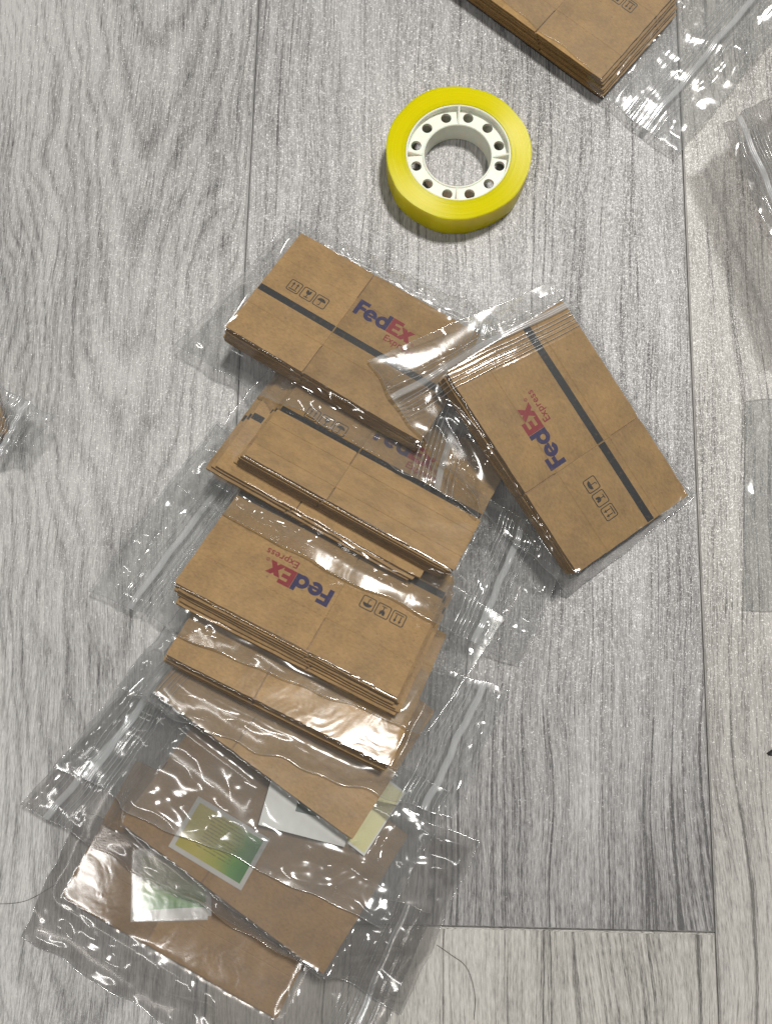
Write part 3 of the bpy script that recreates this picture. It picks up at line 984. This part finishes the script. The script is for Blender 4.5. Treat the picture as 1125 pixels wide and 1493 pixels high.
# ---- packet with the white leaflet
W6 = 'bag with the white and black leaflet'
l6y_z = 7.0
p6 = stack(6, (-43.6, -41.8), -35.1, 18.0, 0.22, 6, W6, toplabel='dark brown flattened carton lying over the white and black leaflet', jitter=0.5)
low6 = p6[-1]
def under6(x, y): return float(low6.top(np.array(x), np.array(y))[0]) - PITCH - 0.5
l6 = leaflet('leaflet', 'white leaflet with a dark picture sticking out below a dark brown carton', (-25.5, -57.0), -14, (29, 17), under6(-25.5, -57), (low6.U, low6.V, low6.N),
             [(.36, .40, .94, .95, LEAF_DK)], 'leaflets in the bags')
l6y = leaflet('leaflet', 'pale yellow leaflet sticking out at the right end of a dark brown carton', (-5.5, -58.5), 54, (24, 13), under6(-5, -58) - 0.4, (low6.U, low6.V, low6.N),
              [(.03, .04, .97, .96, LEAF_YL)], 'leaflets in the bags')
bag(p6 + [l6, l6y], [(-1, -93), (-112.3, -44), (-79, 2), (22, -54)], 63, 'clear bag with the white and black leaflet, ridged mouth over the floor at left', wrinkle=1.0, folds=55, zip_at=.90)

# ---- packet half hidden behind it
W5 = 'bag just below the upside-down lettering'
p5 = stack(7, (-34.9, -23.9), -25.8, 25.5, 0.35, 5, W5, toplabel='flattened brown carton on the stack below the upside-down lettered one', fan=(-.15, -.12), jitter=0.5)
bag(p5, [(-92, -18), (21.5, -61), (43.5, -19), (-70, 12)], 57, 'clear bag below the upside-down lettered carton, long zip at its right end', wrinkle=0.65, folds=45, zip_at=.92, edge_z=(9, 9, 4, 4), film_mat=FILM_CLEAR)

# ---- packet with the upside-down logo
W4 = 'bag with the upside-down lettering'
p4 = stack(7, (-32.1, -1.6), -26.9, 30.5, 0.42, 4, W4, flip=True, toplabel='flattened brown carton with upside-down purple and red lettering', prints={'stripe': .18, 'icon_v': .50, 'logo_dv': -.09},
           offsets=[(0, 0), (-.6, .5), (-1.2, .9), (-.4, 1.2), (-1.6, 1.8), (-2.6, 2.6), (-2.2, 3.2)], jitter=0.25)
d4 = Vector((math.cos(math.radians(-26.9)), math.sin(math.radians(-26.9)), 0))
c4 = Vector((-32.1, -1.6, 0)) + d4 * 10.7 + Vector((0.452, 0.892, 0)) * -1.6
l4 = leaflet('leaflet', 'narrow yellow slip peeping out below the upside-down lettered carton', (c4.x, c4.y), -26.9, (6, 5.2),
             float(p4[-1].top(np.array(c4.x), np.array(c4.y))[0]) - 1.25, (p4[-1].U, p4[-1].V, p4[-1].N), [(.02, .02, .98, .98, LEAF_YL)], 'leaflets in the bags')
bag(p4 + [l4], [(13.3, -32.5), (-105.5, 15.0), (-62.5, 78), (42, 5)], 45, 'clear bag round the upside-down lettered carton, zip at the left', wrinkle=1.3, folds=60, zip_at=.87, edge_z=(16, 4, 2, 4), film_mat=FILM_CLEAR)

# ---- packet whose cartons are fanned out to the left
W3 = 'bag of fanned-out cartons in the middle'
p3 = stack(7, (-13.4, 39.3), -29.2, 21.5, 0.28, 3, W3, toplabel='flattened brown carton showing a black stripe behind the narrow folded one', prints={'stripe': .485},
           offsets=[(0, 0), (-.8, -.4), (-2.2, -1.0), (-3.6, -1.4), (-8.6, -5.2), (-9.8, -6.2), (-11.4, -7.2)], jitter=0.25)
n3 = []
for k, (du, dv, wd) in enumerate(((0.3, 0.2, 21.0), (-1.0, -0.5, 21.0), (-1.8, -0.9, 20.5))):
    q3 = Card(p3[0].c + p3[0].N * (PITCH * (3 - k) + 0.1) + p3[0].U * du - p3[0].V * (CW / 2 - wd / 2 - dv), p3[0].U, p3[0].V, p3[0].N, CL, wd)
    carton(q3, k, ['narrow plain folded carton on top of the fanned-out stack', 'narrow folded carton just under the topmost narrow one', 'lowest of the three narrow folded cartons on the fanned-out stack'][k],
           'narrow folded cartons')
    n3.append(q3)
bag(n3 + p3, [(-74, 51.6), (47.8, -10.5), (64, 30.0), (-44, 98)], 36, 'clear bag round the fanned-out cartons, zip at the right', wrinkle=1.7, folds=95, zip_at=.86, edge_z=(11, 3, 10, 3), bulge=(2, 0), film_mat=FILM_CLEAR)

# ---- packet nearest the tape
W1 = 'bag nearest the tape roll'
p1 = stack(7, (-22.2, 86.0), -31.3, 18.5, 0.2, 1, W1, toplabel='flattened brown carton with upright lettering, nearest the tape roll', prints={'stripe': .425},
           offsets=[(0, 0), (-.5, -.2), (-.2, -.6), (-.7, -.5), (-.3, -.9), (-.9, -1.0), (-.5, -1.5), (-1.0, -1.6)], jitter=0.25)
bag(p1, [(-77.6, 105.7), (30.8, 39.6), (49, 111.7), (-35.5, 156.8)], 17, 'clear bag nearest the tape roll, crinkled along its lower side', wrinkle=1.8, folds=95, zip_at=.87, edge_z=(6, 9, 8, 4), film_mat=FILM_CLEAR)

# ---- packet lying across at the right
W2 = 'tilted bag at the right'
p2 = place_stack(6, (62.7, 66.9), 123.6, 13.0, 0.15, 0.07, 2, offsets=[(0, 0), (.3, .5), (-.2, .9), (.5, 1.1), (0, 1.7), (.6, 1.9)], jitter=0.25)
make_cartons(p2, 2, W2, 'flattened brown carton with sideways lettering in the tilted bag at right', {'stripe': .34})
bag(p2, [(65.7, 14.0), (-6.0, 95.0), (60.5, 126.5), (111.5, 48.5)], 28, 'clear bag lying tilted at the right, wide zip mouth at its top', wrinkle=1.6, folds=75, zip_at=.85, edge_z=(2, 19, 15, 1.5), bulge=(6, 0), film_mat=FILM_CLEAR)

# ---- packet in the top right corner
W9 = 'bag in the top right corner'
p9 = stack(6, (52.5, 238.5), -39.9, 9.0, 0.0, 9, W9, flip=True, toplabel='flattened brown carton with small black icons, in the top right corner', prints={'stripe': None, 'logo': False, 'icon_v': .33},
           offsets=[(0, 0), (-1.0, .3), (-1.5, .2), (-2.6, .6), (-3.0, .4), (-4, .8)], jitter=0.25)
bag(p9, [(20, 270), (113.4, 184.6), (167, 249.9), (68.2, 326)], 99, 'clear bag in the top right corner, its empty zip end over the floor', wrinkle=1.0, folds=60, zip_at=.87, edge_z=(2, 4, 8, 2))

# ---- bags that only reach into the picture
p10 = place_stack(4, (-184.5, 81), 20, 6.2, 0, 0, 10, jitter=1.0)
make_cartons(p10, 10, 'bag at the left edge', 'flattened brown carton whose corner shows at the left edge', None)
bag(p10, [(-232, 62), (-128.2, 62.6), (-118.1, 77.7), (-222, 128)], 110, 'clear bag whose raised corner shows at the left edge', wrinkle=1.0, folds=40, edge_z=(1, 10, 12, 1), zip_at=.9)
bag([], [(217.5, 134.5), (146.8, 106.1), (123.1, 183.9), (190.8, 233.5)], 121, 'clear bag corner raised off the floor at the upper right edge', wrinkle=0.8, folds=40, edge_z=(6, 24, 22, 6), zip_at=.9, film_mat=FILM_DARKENED)
bag([], [(209, 6), (127.7, 8.3), (134.1, 86.0), (209.3, 92.1)], 132, 'flat clear bag on the pale plank at the right edge', wrinkle=0.2, folds=12, zip_at=.5, band=False, lift=(.1, .25), wave=0.2)

# ------------------------------------------------------------------ small things on the floor
def strand(name, pts, r, mat, label, group):
    P = [Vector(p) for p in pts]
    dense = []
    for i in range(len(P) - 1):
        p0 = P[max(i - 1, 0)]; p1 = P[i]; p2 = P[i + 1]; p3_ = P[min(i + 2, len(P) - 1)]
        for k in range(10):
            t = k / 10
            dense.append(0.5 * ((2 * p1) + (p2 - p0) * t + (2 * p0 - 5 * p1 + 4 * p2 - p3_) * t * t + (3 * p1 - p0 - 3 * p2 + p3_) * t ** 3))
    dense.append(P[-1])
    vs, fs = [], []
    for i, c in enumerate(dense):
        tg = (dense[min(i + 1, len(dense) - 1)] - dense[max(i - 1, 0)]).normalized()
        sd = tg.cross(Vector((0, 0, 1))).normalized()
        for a in range(4):
            vs.append(tuple(c + sd * r * math.cos(a * math.pi / 2) + Vector((0, 0, r * math.sin(a * math.pi / 2)))))
    for i in range(len(dense) - 1):
        fs += [(i * 4 + a, (i + 1) * 4 + a, (i + 1) * 4 + (a + 1) % 4, i * 4 + (a + 1) % 4) for a in range(4)]
    return tag(mesh_obj(name, vs, fs, mat), label, 'hair', group)
HAIR = simple('dark_hair', (0.035, 0.028, 0.024), 0.4)
strand('hair_strand', [(17, -103, .2), (21.3, -105.7, .4), (26.9, -109.9, .6), (29.5, -118.4, .5), (29.0, -126, .2)], 0.07, HAIR, 'thin dark hair curving on the floor right of the lowest bags', 'stray hairs')
strand('hair_strand', [(-136, -89, .2), (-130.5, -90.0, .4), (-121.3, -88.9, .6), (-112.3, -84.1, .3)], 0.06, HAIR, 'thin dark hair on the floor at the left edge', 'stray hairs')
rc = random.Random(5)
cv = []
for i in range(8):
    a = i * math.pi / 4
    cv.append((1.7 * math.cos(a) * rc.uniform(.7, 1.2), 1.1 * math.sin(a) * rc.uniform(.7, 1.2), 0.0))
cv += [(x * .6 + rc.uniform(-.2, .2), y * .6, 0.9 + rc.uniform(-.2, .3)) for x, y, _ in cv]
crumb = mesh_obj('crumb', cv, [(i, (i + 1) % 8, 8 + (i + 1) % 8, 8 + i) for i in range(8)] + [tuple(range(8, 16))], simple('black_crumb', (0.02, 0.02, 0.02), 0.6))
crumb.location = Vector((134.2, -41.0, 0.02)) * MM
tag(crumb, 'tiny black crumb on the pale plank at the right edge', 'crumb')
